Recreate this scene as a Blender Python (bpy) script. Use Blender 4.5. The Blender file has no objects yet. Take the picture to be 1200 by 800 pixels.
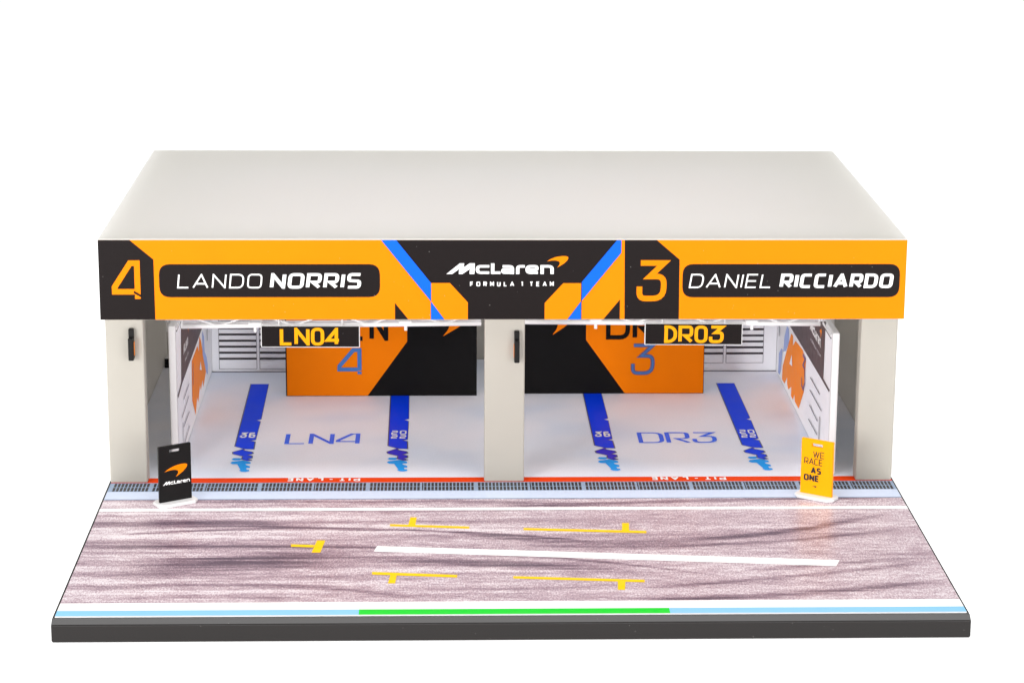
import bpy, bmesh, math, random
from mathutils import Vector, Matrix
from mathutils.geometry import tessellate_polygon
S = 0.01                                   # all sizes below are centimetres
random.seed(7)
sc = bpy.context.scene
C = sc.collection

# ---------------------------------------------------------------- camera (measured from the photo's perspective)
YAW, PITCH, ROLL, FK, CX, CY = 0.0366, 0.2479, 0.0076, 2983.7, 626.1, 397.4
CAM = Vector((-2.511, -86.797, 32.2287))
cy_, sy_, cp_, sp_ = math.cos(YAW), math.sin(YAW), math.cos(PITCH), math.sin(PITCH)
fw = Vector((sy_*cp_, cy_*cp_, -sp_)); r0 = Vector((cy_, -sy_, 0)); u0 = r0.cross(fw)
rt = math.cos(ROLL)*r0 + math.sin(ROLL)*u0
up = -math.sin(ROLL)*r0 + math.cos(ROLL)*u0
def _ray(x, y): return fw + (x-CX)/FK*rt - (y-CY)/FK*up
def onX(x, y, X):
    d = _ray(x, y); return CAM + d*((X-CAM.x)/d.x)
def onY(x, y, Y):
    d = _ray(x, y); return CAM + d*((Y-CAM.y)/d.y)
def onZ(x, y, Z=0.0):
    d = _ray(x, y); return CAM + d*((Z-CAM.z)/d.z)

# ---------------------------------------------------------------- materials
def newmat(name):
    m = bpy.data.materials.new(name); m.use_nodes = True
    nt = m.node_tree; b = nt.nodes['Principled BSDF']
    return m, nt, b
def N(nt, t, **k):
    n = nt.nodes.new(t)
    for a, v in k.items():
        if a in n.inputs: n.inputs[a].default_value = v
        else: setattr(n, a, v)
    return n
def rgb(r, g, b):                          # display 0-255 to linear
    f = lambda c: (c/12.92 if c <= .04045 else ((c+.055)/1.055)**2.4)
    return (f(r/255), f(g/255), f(b/255), 1)
def plain(name, col, rough=.4, spec=.5, var=.04, scale=1.2, bump=0.0, bscale=60, coat=0, dust=0.0, lines=0.0):
    """coloured surface with gentle mottling, fine bump, optional dust specks and print lines"""
    m, nt, b = newmat(name); L = nt.links.new
    tc = N(nt, 'ShaderNodeTexCoord')
    mp = N(nt, 'ShaderNodeMapping'); mp.inputs['Scale'].default_value = (100, 100, 100)   # back to cm
    L(tc.outputs['Object'], mp.inputs['Vector'])
    nz = N(nt, 'ShaderNodeTexNoise', Scale=scale, Detail=4.0); L(mp.outputs[0], nz.inputs['Vector'])
    mr = N(nt, 'ShaderNodeMapRange'); mr.inputs['To Min'].default_value = 1-var; mr.inputs['To Max'].default_value = 1+var
    mr.inputs['From Min'].default_value = .12; mr.inputs['From Max'].default_value = .88
    L(nz.outputs['Fac'], mr.inputs['Value'])
    base = N(nt, 'ShaderNodeVectorMath', operation='SCALE'); base.inputs[0].default_value = col[:3]
    L(mr.outputs[0], base.inputs['Scale'])
    out = base.outputs[0]
    if lines:
        wv = N(nt, 'ShaderNodeTexWave', Scale=5.5, Distortion=.6); wv.bands_direction = 'Z'
        wv.inputs['Detail Scale'].default_value = 3
        L(mp.outputs[0], wv.inputs['Vector'])
        m2 = N(nt, 'ShaderNodeMapRange'); m2.inputs['To Min'].default_value = 1-lines; m2.inputs['To Max'].default_value = 1+lines
        L(wv.outputs['Fac'], m2.inputs['Value'])
        s2 = N(nt, 'ShaderNodeVectorMath', operation='SCALE'); L(out, s2.inputs[0]); L(m2.outputs[0], s2.inputs['Scale']); out = s2.outputs[0]
    if dust:
        vo = N(nt, 'ShaderNodeTexVoronoi', Scale=2.6); L(mp.outputs[0], vo.inputs['Vector'])
        n3 = N(nt, 'ShaderNodeTexNoise', Scale=1.1); L(mp.outputs[0], n3.inputs['Vector'])
        sb = N(nt, 'ShaderNodeMath', operation='MULTIPLY'); L(n3.outputs['Fac'], sb.inputs[0]); sb.inputs[1].default_value = .09
        lt = N(nt, 'ShaderNodeMath', operation='LESS_THAN'); L(vo.outputs['Distance'], lt.inputs[0]); L(sb.outputs[0], lt.inputs[1])
        ml = N(nt, 'ShaderNodeMath', operation='MULTIPLY'); L(lt.outputs[0], ml.inputs[0]); ml.inputs[1].default_value = dust
        mx = N(nt, 'ShaderNodeMix', data_type='RGBA'); L(ml.outputs[0], mx.inputs['Factor']); L(out, mx.inputs['A'])
        mx.inputs['B'].default_value = (.75, .72, .68, 1); out = mx.outputs['Result']
    L(out, b.inputs['Base Color'])
    rr = N(nt, 'ShaderNodeMapRange'); rr.inputs['To Min'].default_value = rough*.85; rr.inputs['To Max'].default_value = min(1, rough*1.2)
    L(nz.outputs['Fac'], rr.inputs['Value']); L(rr.outputs[0], b.inputs['Roughness'])
    b.inputs['Specular IOR Level'].default_value = spec
    b.inputs['Coat Weight'].default_value = coat
    if bump:
        nb = N(nt, 'ShaderNodeTexNoise', Scale=bscale, Detail=3.0); L(mp.outputs[0], nb.inputs['Vector'])
        bp = N(nt, 'ShaderNodeBump', Strength=bump, Distance=.0001); L(nb.outputs['Fac'], bp.inputs['Height'])
        L(bp.outputs[0], b.inputs['Normal'])
    return m

M = {}
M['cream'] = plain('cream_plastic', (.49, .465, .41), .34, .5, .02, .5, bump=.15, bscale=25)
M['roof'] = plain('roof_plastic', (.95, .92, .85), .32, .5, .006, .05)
M['black_gloss'] = plain('black_gloss_plastic', (.0045, .0025, .002), .09, .36, .1, 2, dust=.06)
M['black'] = plain('black_plastic', (.004, .0035, .0035), .4, .2, .1, 2)
M['print_orange'] = plain('orange_print', (.84, .215, .0005), .5, .06, .03, .6, lines=.02, dust=.14)
M['print_black'] = plain('black_print', (.009, .006, .006), .45, .10, .08, 6, lines=.05, dust=.14)
M['print_blue'] = plain('blue_print', (.004, .115, .80), .45, .08, .03, 2)
M['panel_orange'] = plain('display_orange_print', (.66, .15, .0003), .6, .05, .04, .8, lines=.02)
M['panel_black'] = plain('display_black_print', (.002, .0015, .0018), .6, .10, .1, 2)
M['panel_blue'] = plain('display_blue_print', (.045, .13, .36), .5, .15, .08, 4)
M['panel_violet'] = plain('display_violet_print', (.10, .085, .17), .5, .15, .08, 4)
M['white_print'] = plain('white_print', (.86, .86, .88), .45, .3, .02, 2)
M['line_white'] = plain('line_white', (.93, .93, .92), .35, .4, .02, 2)
M['wall_white'] = plain('wall_white_card', (.93, .93, .96), .5, .3, .025, .5)
M['white_plastic'] = plain('white_plastic', (.76, .75, .75), .35, .5, .02, 2)
M['card'] = plain('partition_card', (.66, .645, .65), .5, .3, .02, .5)  # wall white painted darker to offset strong light on the front edges
M['ink'] = plain('dark_ink', (.02, .016, .02), .5, .3, .1, 3)
M['ink_line'] = plain('thin_ink', (.16, .15, .17), .5, .3, .05, 3)
M['poster_dark'] = plain('poster_dark_print', (.085, .062, .066), .45, .35, .05, 3)
M['poster_orange'] = plain('poster_orange_print', (.98, .27, .015), .5, .12, .04, 2)
M['poster_peri'] = plain('poster_periwinkle_print', (.36, .46, .82), .5, .3, .05, 2)
M['poster_purple'] = plain('poster_purple_print', (.22, .12, .25), .5, .3, .05, 2)
M['floor_blue'] = plain('floor_royal_blue_print', (.001, .05, .86), .45, .1, .05, .6)
M['floor_navy'] = plain('floor_navy_print', (.03, .028, .62), .45, .1, .08, 1)
M['floor_cyan'] = plain('floor_cyan_print', (.002, .36, .95), .45, .12, .05, 1)
M['floor_mid'] = plain('floor_mid_blue_print', (.03, .15, .90), .45, .2, .1, 1.5)
M['edge_grey'] = plain('floor_stripe_edge', (.06, .07, .16), .35, .4, .1, 1.5)
M['red_print'] = plain('red_strip_print', (.80, .055, .003), .5, .05, .05, 1.2)
M['yellow_print'] = plain('yellow_marking_print', (.92, .56, .002), .4, .12, .04, 3)
M['sign_yellow'] = plain('yellow_sign_plastic', (.92, .37, .0005), .35, .12, .02, 3)
M['green_print'] = plain('green_strip_print', (.004, .60, .03), .4, .15, .04, 1.5)
M['blue_print_l'] = plain('light_blue_strip_print', (.24, .54, .78), .4, .2, .05, .4)
M['kerb_print'] = plain('pale_kerb_print', (.58, .65, .80), .4, .3, .05, 4)
M['kerb_edge'] = plain('kerb_edge_print', (.22, .30, .42), .4, .4, .2, 4)
M['grate_metal'] = plain('grate_grey_print', (.28, .36, .49), .4, .3, .2, 5)
M['grate_hole'] = plain('grate_hole_print', (.022, .017, .018), .4, .4, .25, 8)
M['tabletop'] = None

def translucent(m, fac, col):
    nt = m.node_tree; L = nt.links.new; b = nt.nodes['Principled BSDF']; o = nt.nodes['Material Output']
    t = nt.nodes.new('ShaderNodeBsdfTranslucent'); t.inputs[0].default_value = col
    x = nt.nodes.new('ShaderNodeMixShader'); x.inputs[0].default_value = fac
    L(b.outputs[0], x.inputs[1]); L(t.outputs[0], x.inputs[2]); L(x.outputs[0], o.inputs['Surface'])
translucent(M['cream'], .29, (.92, .89, .86, 1)); translucent(M['roof'], .60, (.95, .96, .97, 1))

def floor_mat():
    m, nt, b = newmat('garage_floor_print'); L = nt.links.new
    tc = N(nt, 'ShaderNodeTexCoord'); mp = N(nt, 'ShaderNodeMapping'); mp.inputs['Scale'].default_value = (100,)*3
    L(tc.outputs['Object'], mp.inputs['Vector'])
    n1 = N(nt, 'ShaderNodeTexNoise', Scale=.16, Detail=2.0); L(mp.outputs[0], n1.inputs['Vector'])
    cr = N(nt, 'ShaderNodeValToRGB'); e = cr.color_ramp
    e.elements[0].position = .32; e.elements[0].color = (.72, .79, .93, 1)
    e.elements[1].position = .68; e.elements[1].color = (.92, .89, .95, 1)
    k = e.elements.new(.5); k.color = (.86, .87, .95, 1)
    L(n1.outputs['Fac'], cr.inputs[0])
    n2 = N(nt, 'ShaderNodeTexNoise', Scale=14.0, Detail=3.0); L(mp.outputs[0], n2.inputs['Vector'])
    r2 = N(nt, 'ShaderNodeMapRange'); r2.inputs['To Min'].default_value = .90; r2.inputs['To Max'].default_value = 1.08
    L(n2.outputs['Fac'], r2.inputs['Value'])
    s = N(nt, 'ShaderNodeVectorMath', operation='SCALE'); L(cr.outputs[0], s.inputs[0]); L(r2.outputs[0], s.inputs['Scale'])
    L(s.outputs[0], b.inputs['Base Color'])
    b.inputs['Roughness'].default_value = .42; b.inputs['Specular IOR Level'].default_value = .3
    bp = N(nt, 'ShaderNodeBump', Strength=.1, Distance=.0001); L(n2.outputs['Fac'], bp.inputs['Height']); L(bp.outputs[0], b.inputs['Normal'])
    return m
M['floor'] = floor_mat()

def asphalt_mat():
    """printed asphalt: mauve speckle with grained rubber streaks running along x and curved tyre tracks"""
    m, nt, b = newmat('asphalt_print'); L = nt.links.new
    tc = N(nt, 'ShaderNodeTexCoord'); mp = N(nt, 'ShaderNodeMapping'); mp.inputs['Scale'].default_value = (100,)*3
    L(tc.outputs['Object'], mp.inputs['Vector'])
    sx = N(nt, 'ShaderNodeSeparateXYZ'); L(mp.outputs[0], sx.inputs[0])
    X, Y = sx.outputs[0], sx.outputs[1]
    def mth(op, a, b_=None, c_=None):
        n = N(nt, 'ShaderNodeMath', operation=op)
        for i, v in enumerate((a, b_, c_)):
            if v is None: continue
            if isinstance(v, (int, float)): n.inputs[i].default_value = v
            else: L(v, n.inputs[i])
        return n.outputs[0]
    # grain
    st0 = N(nt, 'ShaderNodeMapping'); st0.inputs['Scale'].default_value = (1, .40, 1); L(mp.outputs[0], st0.inputs['Vector'])
    g1 = N(nt, 'ShaderNodeTexNoise', Scale=15.0, Detail=4.0, Roughness=.8); L(st0.outputs[0], g1.inputs['Vector'])
    g2 = N(nt, 'ShaderNodeTexNoise', Scale=3.2, Detail=3.0, Roughness=.7)
    st = N(nt, 'ShaderNodeMapping'); st.inputs['Scale'].default_value = (.30, 1.1, 1); L(mp.outputs[0], st.inputs['Vector'])
    L(st.outputs[0], g2.inputs['Vector'])
    st2 = N(nt, 'ShaderNodeMapping'); st2.inputs['Scale'].default_value = (.05, 1.1, 1); L(mp.outputs[0], st2.inputs['Vector'])
    g3 = N(nt, 'ShaderNodeTexNoise', Scale=.8, Detail=4.0, Roughness=.62); L(st2.outputs[0], g3.inputs['Vector'])
    # curved tyre tracks: centre y = c0 + c1 x + c2 x^2
    def track(c0, c1, c2, w, x0, x1, soft, amp):
        yc = mth('MULTIPLY_ADD', mth('MULTIPLY_ADD', X, c2, c1), X, c0)
        d = mth('DIVIDE', mth('SUBTRACT', Y, yc), w)
        gs = mth('EXPONENT', mth('MULTIPLY', mth('MULTIPLY', d, d), -1.0))
        a = N(nt, 'ShaderNodeMapRange', interpolation_type='SMOOTHSTEP'); L(X, a.inputs['Value'])
        a.inputs['From Min'].default_value = x0; a.inputs['From Max'].default_value = x0+soft
        z = N(nt, 'ShaderNodeMapRange', interpolation_type='SMOOTHSTEP'); L(X, z.inputs['Value'])
        z.inputs['From Min'].default_value = x1; z.inputs['From Max'].default_value = x1-soft
        return mth('MULTIPLY', mth('MULTIPLY', gs, mth('MULTIPLY', a.outputs[0], z.outputs[0])), amp)
    tot = None
    for t in TRACKS:
        v = track(*t); tot = v if tot is None else mth('ADD', tot, v)
    st3 = N(nt, 'ShaderNodeMapping'); st3.inputs['Scale'].default_value = (.07, 5.0, 1); L(mp.outputs[0], st3.inputs['Vector'])
    g4 = N(nt, 'ShaderNodeTexNoise', Scale=1.0, Detail=3.0, Roughness=.6); L(st3.outputs[0], g4.inputs['Vector'])
    stk = N(nt, 'ShaderNodeMapRange'); L(g4.outputs['Fac'], stk.inputs['Value'])
    stk.inputs['From Min'].default_value = .35; stk.inputs['From Max'].default_value = .62
    stk.inputs['To Min'].default_value = .35; stk.inputs['To Max'].default_value = 1.3
    tot = mth('MULTIPLY', tot, stk.outputs[0])
    br = N(nt, 'ShaderNodeMapRange'); L(g3.outputs['Fac'], br.inputs['Value'])
    br.inputs['From Min'].default_value = .36; br.inputs['From Max'].default_value = .66
    br.inputs['To Min'].default_value = -.22; br.inputs['To Max'].default_value = .38
    xf = N(nt, 'ShaderNodeMapRange'); L(X, xf.inputs['Value'])
    xf.inputs['From Min'].default_value = -14; xf.inputs['From Max'].default_value = 8
    xf.inputs['To Min'].default_value = 1; xf.inputs['To Max'].default_value = .45
    tot = mth('ADD', tot, mth('MULTIPLY', br.outputs[0], xf.outputs[0]))
    gr = N(nt, 'ShaderNodeMapRange'); L(g1.outputs['Fac'], gr.inputs['Value'])
    gr.inputs['From Min'].default_value = .3; gr.inputs['From Max'].default_value = .7
    gr.inputs['To Min'].default_value = .34; gr.inputs['To Max'].default_value = -.34
    g2v = N(nt, 'ShaderNodeMapRange'); L(g2.outputs['Fac'], g2v.inputs['Value'])
    g2v.inputs['From Min'].default_value = .3; g2v.inputs['From Max'].default_value = .7
    g2v.inputs['To Min'].default_value = -.15; g2v.inputs['To Max'].default_value = .18
    gl = N(nt, 'ShaderNodeTexNoise', Scale=30.0, Detail=1.0); L(st0.outputs[0], gl.inputs['Vector'])
    gm = N(nt, 'ShaderNodeMapRange'); L(gl.outputs['Fac'], gm.inputs['Value'])
    gm.inputs['From Min'].default_value = .66; gm.inputs['From Max'].default_value = .74; gm.inputs['To Min'].default_value = 0; gm.inputs['To Max'].default_value = -.5
    tot = mth('ADD', tot, gm.outputs[0])
    k = mth('ADD', mth('ADD', tot, gr.outputs[0]), mth('ADD', g2v.outputs[0], .19))
    cr = N(nt, 'ShaderNodeValToRGB'); e = cr.color_ramp
    e.elements[0].position = 0.0; e.elements[0].color = (.76, .69, .715, 1)
    e.elements[1].position = 1.0; e.elements[1].color = (.085, .052, .082, 1)
    q = e.elements.new(.25); q.color = (.48, .355, .40, 1)
    q = e.elements.new(.55); q.color = (.245, .165, .205, 1)
    L(k, cr.inputs[0]); L(cr.outputs[0], b.inputs['Base Color'])
    b.inputs['Roughness'].default_value = .32; b.inputs['Specular IOR Level'].default_value = .36
    bp = N(nt, 'ShaderNodeBump', Strength=.35, Distance=.0001); L(g1.outputs['Fac'], bp.inputs['Height']); L(bp.outputs[0], b.inputs['Normal'])
    return m
def px_track(pts, w, x0, x1, soft, amp):
    """quadratic through three points read off the printed road"""
    P = [onZ(*p) for p in pts]
    (x_0, y_0), (x_1, y_1), (x_2, y_2) = [(p.x, p.y) for p in P]
    d = (x_0-x_1)*(x_0-x_2)*(x_1-x_2)
    c2 = (x_2*(y_1-y_0)+x_1*(y_0-y_2)+x_0*(y_2-y_1))/d
    c1 = (x_2**2*(y_0-y_1)+x_1**2*(y_2-y_0)+x_0**2*(y_1-y_2))/d
    c0 = y_0-c1*x_0-c2*x_0**2
    return (c0, c1, c2, w, x0, x1, soft, amp)
TRACKS = [
    px_track([(110, 628), (360, 619), (620, 628)], .13, -16.2, 4, 3, .75),
    px_track([(560, 627), (740, 635), (1000, 609)], .27, -3, 16.5, 4, .55),
    px_track([(600, 638), (760, 640), (1050, 620)], .17, -1, 17, 4, .45),
    px_track([(150, 614), (220, 612), (330, 616)], .42, -15.5, -7, 3, .55),
    px_track([(120, 620), (220, 617), (420, 620)], .16, -15.5, -4, 3, .55),
    px_track([(110, 674), (230, 662), (420, 655)], .80, -16, -4.5, 5, .72),
    px_track([(110, 660), (230, 654), (420, 650)], .35, -15, -5, 3, .35),
    px_track([(380, 653), (560, 659), (740, 668)], .40, -8, 6, 5, .62),
    px_track([(480, 652), (620, 652), (760, 664)], .18, -4, 6, 3, .35),
    px_track([(120, 641), (220, 640), (440, 641)], .12, -16, -3, 3, .55),
    px_track([(420, 641), (640, 652), (900, 682)], .12, -6, 9, 4, .35),
    px_track([(780, 702), (900, 697), (1110, 680)], .26, 4, 17, 3, .60),
    px_track([(820, 684), (950, 673), (1090, 658)], .18, 4, 17, 3, .38),
    px_track([(900, 666), (980, 660), (1090, 652)], .20, 8, 17, 3, .30),
    px_track([(130, 588), (400, 587), (620, 589)], .28, -17, 5, 5, .45),
    px_track([(640, 592), (800, 587), (1040, 583)], .22, -2, 17, 4, .45),
    px_track([(90, 690), (200, 684), (420, 692)], .25, -15.5, -2, 4, .42),
    px_track([(90, 704), (200, 699), (330, 700)], .20, -16, -6, 3, .30),
    px_track([(400, 684), (560, 690), (700, 686)], .25, -6, 5, 3, .20),
]
M['asphalt'] = asphalt_mat()

def table_mat():
    m, nt, b = newmat('self_lit_tabletop')
    b.inputs['Base Color'].default_value = (.9, .9, .9, 1); b.inputs['Roughness'].default_value = .6
    b.inputs['Specular IOR Level'].default_value = .2
    b.inputs['Emission Color'].default_value = (1, 1, .995, 1); b.inputs['Emission Strength'].default_value = .62  # glow added so the plain tabletop stays pure white
    return m
M['tabletop'] = table_mat()

# ---------------------------------------------------------------- mesh collector
class MB:
    def __init__(s): s.v = []; s.f = []; s.mi = []; s.mats = []
    def m(s, mat):
        if mat not in s.mats: s.mats.append(mat)
        return s.mats.index(mat)
    def poly(s, pts, mat):
        pts = [Vector(p) for p in pts]
        i0 = len(s.v); s.v += [p*S for p in pts]; mi = s.m(mat)
        if len(pts) <= 4 and False: pass
        if len(pts) == 3: s.f.append((i0, i0+1, i0+2)); s.mi.append(mi); return
        for t in tessellate_polygon([pts]):
            s.f.append(tuple(i0+k for k in t)); s.mi.append(mi)
    def bm(s, bm_, mat):
        i0 = len(s.v); bm_.verts.ensure_lookup_table(); mi = s.m(mat)
        for v in bm_.verts: s.v.append(v.co*S)
        for f in bm_.faces: s.f.append(tuple(i0+v.index for v in f.verts)); s.mi.append(mi)
        bm_.free()
    def box(s, x0, x1, y0, y1, z0, z1, mat, bevel=0, seg=2, rot=None, org=None):
        b = bmesh.new(); bmesh.ops.create_cube(b, size=1)
        for v in b.verts:
            v.co = Vector(((x0+x1)/2+v.co.x*(x1-x0), (y0+y1)/2+v.co.y*(y1-y0), (z0+z1)/2+v.co.z*(z1-z0)))
        if bevel: bmesh.ops.bevel(b, geom=b.edges[:], offset=bevel, segments=seg, profile=.5, affect='EDGES')
        if rot is not None:
            for v in b.verts: v.co = org + rot @ v.co
        b.verts.index_update(); s.bm(b, mat)
    def rod(s, a, b_, r, mat, n=8):
        a = Vector(a); b_ = Vector(b_); d = (b_-a).normalized()
        q = d.orthogonal().normalized(); w = d.cross(q)
        i0 = len(s.v); mi = s.m(mat)
        for P in (a, b_):
            for k in range(n):
                t = 2*math.pi*k/n; s.v.append((P+q*math.cos(t)*r+w*math.sin(t)*r)*S)
        for k in range(n):
            s.f.append((i0+k, i0+(k+1) % n, i0+n+(k+1) % n, i0+n+k)); s.mi.append(mi)
        s.f.append(tuple(i0+k for k in range(n))[::-1]); s.mi.append(mi)
        s.f.append(tuple(i0+n+k for k in range(n))); s.mi.append(mi)
    def prism(s, pts, ex, mat):            # pts 3-D polygon extruded by vector ex
        pts = [Vector(p) for p in pts]; ex = Vector(ex)
        s.poly(pts, mat); s.poly([p+ex for p in pts], mat)
        n = len(pts)
        for i in range(n): s.poly([pts[i], pts[(i+1) % n], pts[(i+1) % n]+ex, pts[i]+ex], mat)
    def build(s, name, parent=None, smooth=False):
        me = bpy.data.meshes.new(name); me.from_pydata([tuple(v) for v in s.v], [], s.f)
        for m_ in s.mats: me.materials.append(m_)
        me.polygons.foreach_set('material_index', s.mi)
        if smooth: me.polygons.foreach_set('use_smooth', [True]*len(me.polygons))
        me.update()
        b = bmesh.new(); b.from_mesh(me); bmesh.ops.recalc_face_normals(b, faces=b.faces[:]); b.to_mesh(me); b.free()
        o = bpy.data.objects.new(name, me); C.objects.link(o)
        if parent is not None: put(o, parent)
        return o
def put(o, parent):
    o.parent = parent
    w = parent['_w'] if '_w' in parent else None
    # world offset of the parent is taken off so that geometry stays where it was measured
    off = Vector(OFF.get(parent.name, (0, 0, 0)))
    OFF[o.name] = (0, 0, 0)
    o.location = -off if off.length else (0, 0, 0)
    OFF[o.name] = tuple(Vector((0, 0, 0)))
OFF = {}
def thing(name, label, cat, loc=(0, 0, 0), group=None, kind='thing'):
    o = bpy.data.objects.new(name, None); C.objects.link(o)
    o.empty_display_size = .01
    o.location = Vector(loc)*S; OFF[o.name] = tuple(Vector(loc)*S)
    tag(o, label, cat, group, kind); return o
def tag(o, label=None, cat=None, group=None, kind=None):
    if label: o['label'] = label
    if cat: o['category'] = cat
    if group: o['group'] = group
    if kind: o['kind'] = kind
    return o

# ---------------------------------------------------------------- flat printed graphics
class Plane:
    """2-D drawing plane in 3-D: u, v in cm; every mark sits a hair above the last so none are coplanar"""
    def __init__(s, org, U, V, Nn, lift=.008):
        s.o, s.U, s.V, s.n, s.l = Vector(org), Vector(U).normalized(), Vector(V).normalized(), Vector(Nn).normalized(), lift
        s.k = 0; s.j = 0
    def p(s, u, v): return s.o+s.U*u+s.V*v+s.n*(s.l+(s.k % 12)*.0008)
    def uv(s, P): d = Vector(P)-s.o; return (d.dot(s.U), d.dot(s.V))
    def fill(s, mb, pts, mat):
        s.k += 1; mb.poly([s.p(*q) for q in pts], mat)
    def up(s, dl=.022):
        s.l += dl; s.k = 0; return s

def fillet(path, closed):
    """path of (x,y[,r]) -> rounded polyline"""
    n = len(path); out = []
    for i, q in enumerate(path):
        r = q[2] if len(q) > 2 else 0
        P = Vector(q[:2])
        if r <= 0 or (not closed and i in (0, n-1)): out.append(P); continue
        A = Vector(path[(i-1) % n][:2]); B = Vector(path[(i+1) % n][:2])
        a = (A-P); b = (B-P); la, lb = a.length, b.length
        if la < 1e-6 or lb < 1e-6: out.append(P); continue
        a /= la; b /= lb
        t = min(r, la*.5, lb*.5)
        p0 = P+a*t; p1 = P+b*t
        for k in range(6):
            w = k/5; out.append(p0*(1-w)**2+P*2*w*(1-w)+p1*w*w)
    return out
def stroke(pl, mb, path, sw, mat, closed=False, clip=None, shear=0, swy=None):
    """offset a polyline by half a stroke width into mitred quads; swy scales thickness of horizontals"""
    P = fillet(path, closed); Q = [P[0]]
    for q in P[1:]:
        if (q-Q[-1]).length > 1e-5: Q.append(q)
    if closed and (Q[0]-Q[-1]).length < 1e-5: Q.pop()
    n = len(Q); ky = (swy/sw) if swy else 1.0
    Z = [Vector((q.x, q.y/ky)) for q in Q]; h = sw/2
    def put_(poly):
        poly = [(v.x, v.y*ky) for v in poly]
        if clip: poly = clipy(poly, *clip)
        if len(poly) < 3: return
        pl.j += 1; e = pl.n*(.0003*(pl.j % 40))
        mb.poly([pl.p(u+shear*v, v)+e for u, v in poly], mat)
    pl.k += 1
    segs = [(Z[i], Z[(i+1) % n]) for i in range(n if closed else n-1)]
    nm = []
    for a, b in segs:
        d = (b-a).normalized(); nm.append(Vector((-d.y, d.x)))
        m = nm[-1]*h; put_([a+m, b+m, b-m, a-m])
    for i in range(len(segs)):
        if i == len(segs)-1 and not closed: break
        k = (i+1) % len(segs); Pt = segs[i][1]; na, nb = nm[i], nm[k]
        cr = na.x*nb.y-na.y*nb.x
        if abs(cr) < 1e-4 and na.dot(nb) > 0: continue
        sg = -1 if cr > 0 else 1
        A_, B_ = Pt+na*h*sg, Pt+nb*h*sg
        mm = (na+nb)
        if mm.length > .25:
            mm.normalize(); c = mm.dot(na); tip = Pt+mm*(h/c*sg); put_([Pt, A_, tip, B_])
        else: put_([Pt, A_, B_])
def clipy(poly, y0, y1):
    for sgn, lim in ((1, y0), (-1, y1)):
        out = []
        for i in range(len(poly)):
            a, b = poly[i-1], poly[i]
            ia, ib = sgn*(a[1]-lim) >= -1e-9, sgn*(b[1]-lim) >= -1e-9
            if ia != ib:
                t = (lim-a[1])/(b[1]-a[1]); out.append((a[0]+t*(b[0]-a[0]), lim))
            if ib: out.append(b)
        poly = out
        if not poly: break
    return poly
R3 = .28
G = {   # unit glyphs: (relative width, [ (closed, points) ... ])
 'L': (.72, [(0, [(0, 1), (0, 0), (1, 0)])]),
 'A': (1.0, [(0, [(0, 0), (.5, 1), (1, 0)]), (0, [(.2, .30), (.8, .30)])]),
 'N': (.86, [(0, [(0, 0), (0, 1), (1, 0), (1, 1)])]),
 'D': (.9, [(1, [(0, 0), (0, 1), (1, 1, .42), (1, 0, .42)])]),
 'O': (.92, [(1, [(0, 0, R3), (0, 1, R3), (1, 1, R3), (1, 0, R3)])]),
 'Q': (.8, [(1, [(0, 0, .5), (0, 1, .5), (1, 1, .5), (1, 0, .5)])]),
 'R': (.84, [(0, [(0, 0), (0, 1), (1, 1, .26), (1, .40, .26), (.42, .40), (1, 0)])]),
 'I': (0, [(0, [(0, 0), (0, 1)])]),
 'S': (.8, [(0, [(1, 1), (0, 1, .22), (0, .52, .22), (1, .48, .22), (1, 0, .22), (0, 0)])]),
 'E': (.74, [(0, [(1, 1), (0, 1), (0, 0), (1, 0)]), (0, [(0, .5), (.92, .5)])]),
 'C': (.82, [(0, [(1, 1), (0, 1, R3), (0, 0, R3), (1, 0)])]),
 'F': (.7, [(0, [(0, 0), (0, 1), (1, 1)]), (0, [(0, .48), (.88, .48)])]),
 'M': (.95, [(0, [(0, 0), (0, 1), (.5, .35), (1, 1), (1, 0)])]),
 'U': (.82, [(0, [(0, 1), (0, 0, .3), (1, 0, .3), (1, 1)])]),
 'T': (.8, [(0, [(0, 1), (1, 1)]), (0, [(.5, 1), (.5, 0)])]),
 'P': (.78, [(0, [(0, 0), (0, 1), (1, 1, .26), (1, .42, .26), (0, .42)])]),
 'W': (1.15, [(0, [(0, 1), (.26, 0), (.5, .9), (.74, 0), (1, 1)])]),
 '-': (.5, [(0, [(0, .5), (1, .5)])]),
 '1': (.3, [(0, [(0, 1), (1, 1), (1, 0)])]),
 '2': (.8, [(0, [(0, 1), (1, 1, .2), (1, .52, .2), (0, .48, .2), (0, 0), (1, 0)])]),
 '0': (.8, [(1, [(0, 0, R3), (0, 1, R3), (1, 1, R3), (1, 0, R3)])]),
 '6': (.8, [(0, [(1, 1), (0, 1, .25), (0, 0, .25), (1, 0, .25), (1, .55, .2), (0, .55)])]),
 '3': (.85, [(0, [(.04, 1), (1, 1), (.42, .62), (1, .62, .5), (1, 0, .5), (0, 0, .5), (0, .34)])]),
 '4': (.8, [(0, [(1, 0), (1, 1), (.70, 1), (0, .33), (0, .2), (1, .2)])]),
 'z': (.72, [(1, [(0, 0, .45), (0, 1, .45), (1, 1, .45), (1, 0, .45)])]),      # narrow zero of the hanging boards
 'h': (.85, [(0, [(.78, 0), (.78, 1), (0, .26), (1, .26)])]),                     # closed four of the hanging boards
 'd': (.78, [(0, [(.12, 0), (.12, 1)]), (0, [(-.06, 1), (.6, 1, .4), (1, .75, .3), (1, .25, .3), (.6, 0, .4), (-.06, 0)])]),
}
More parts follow.
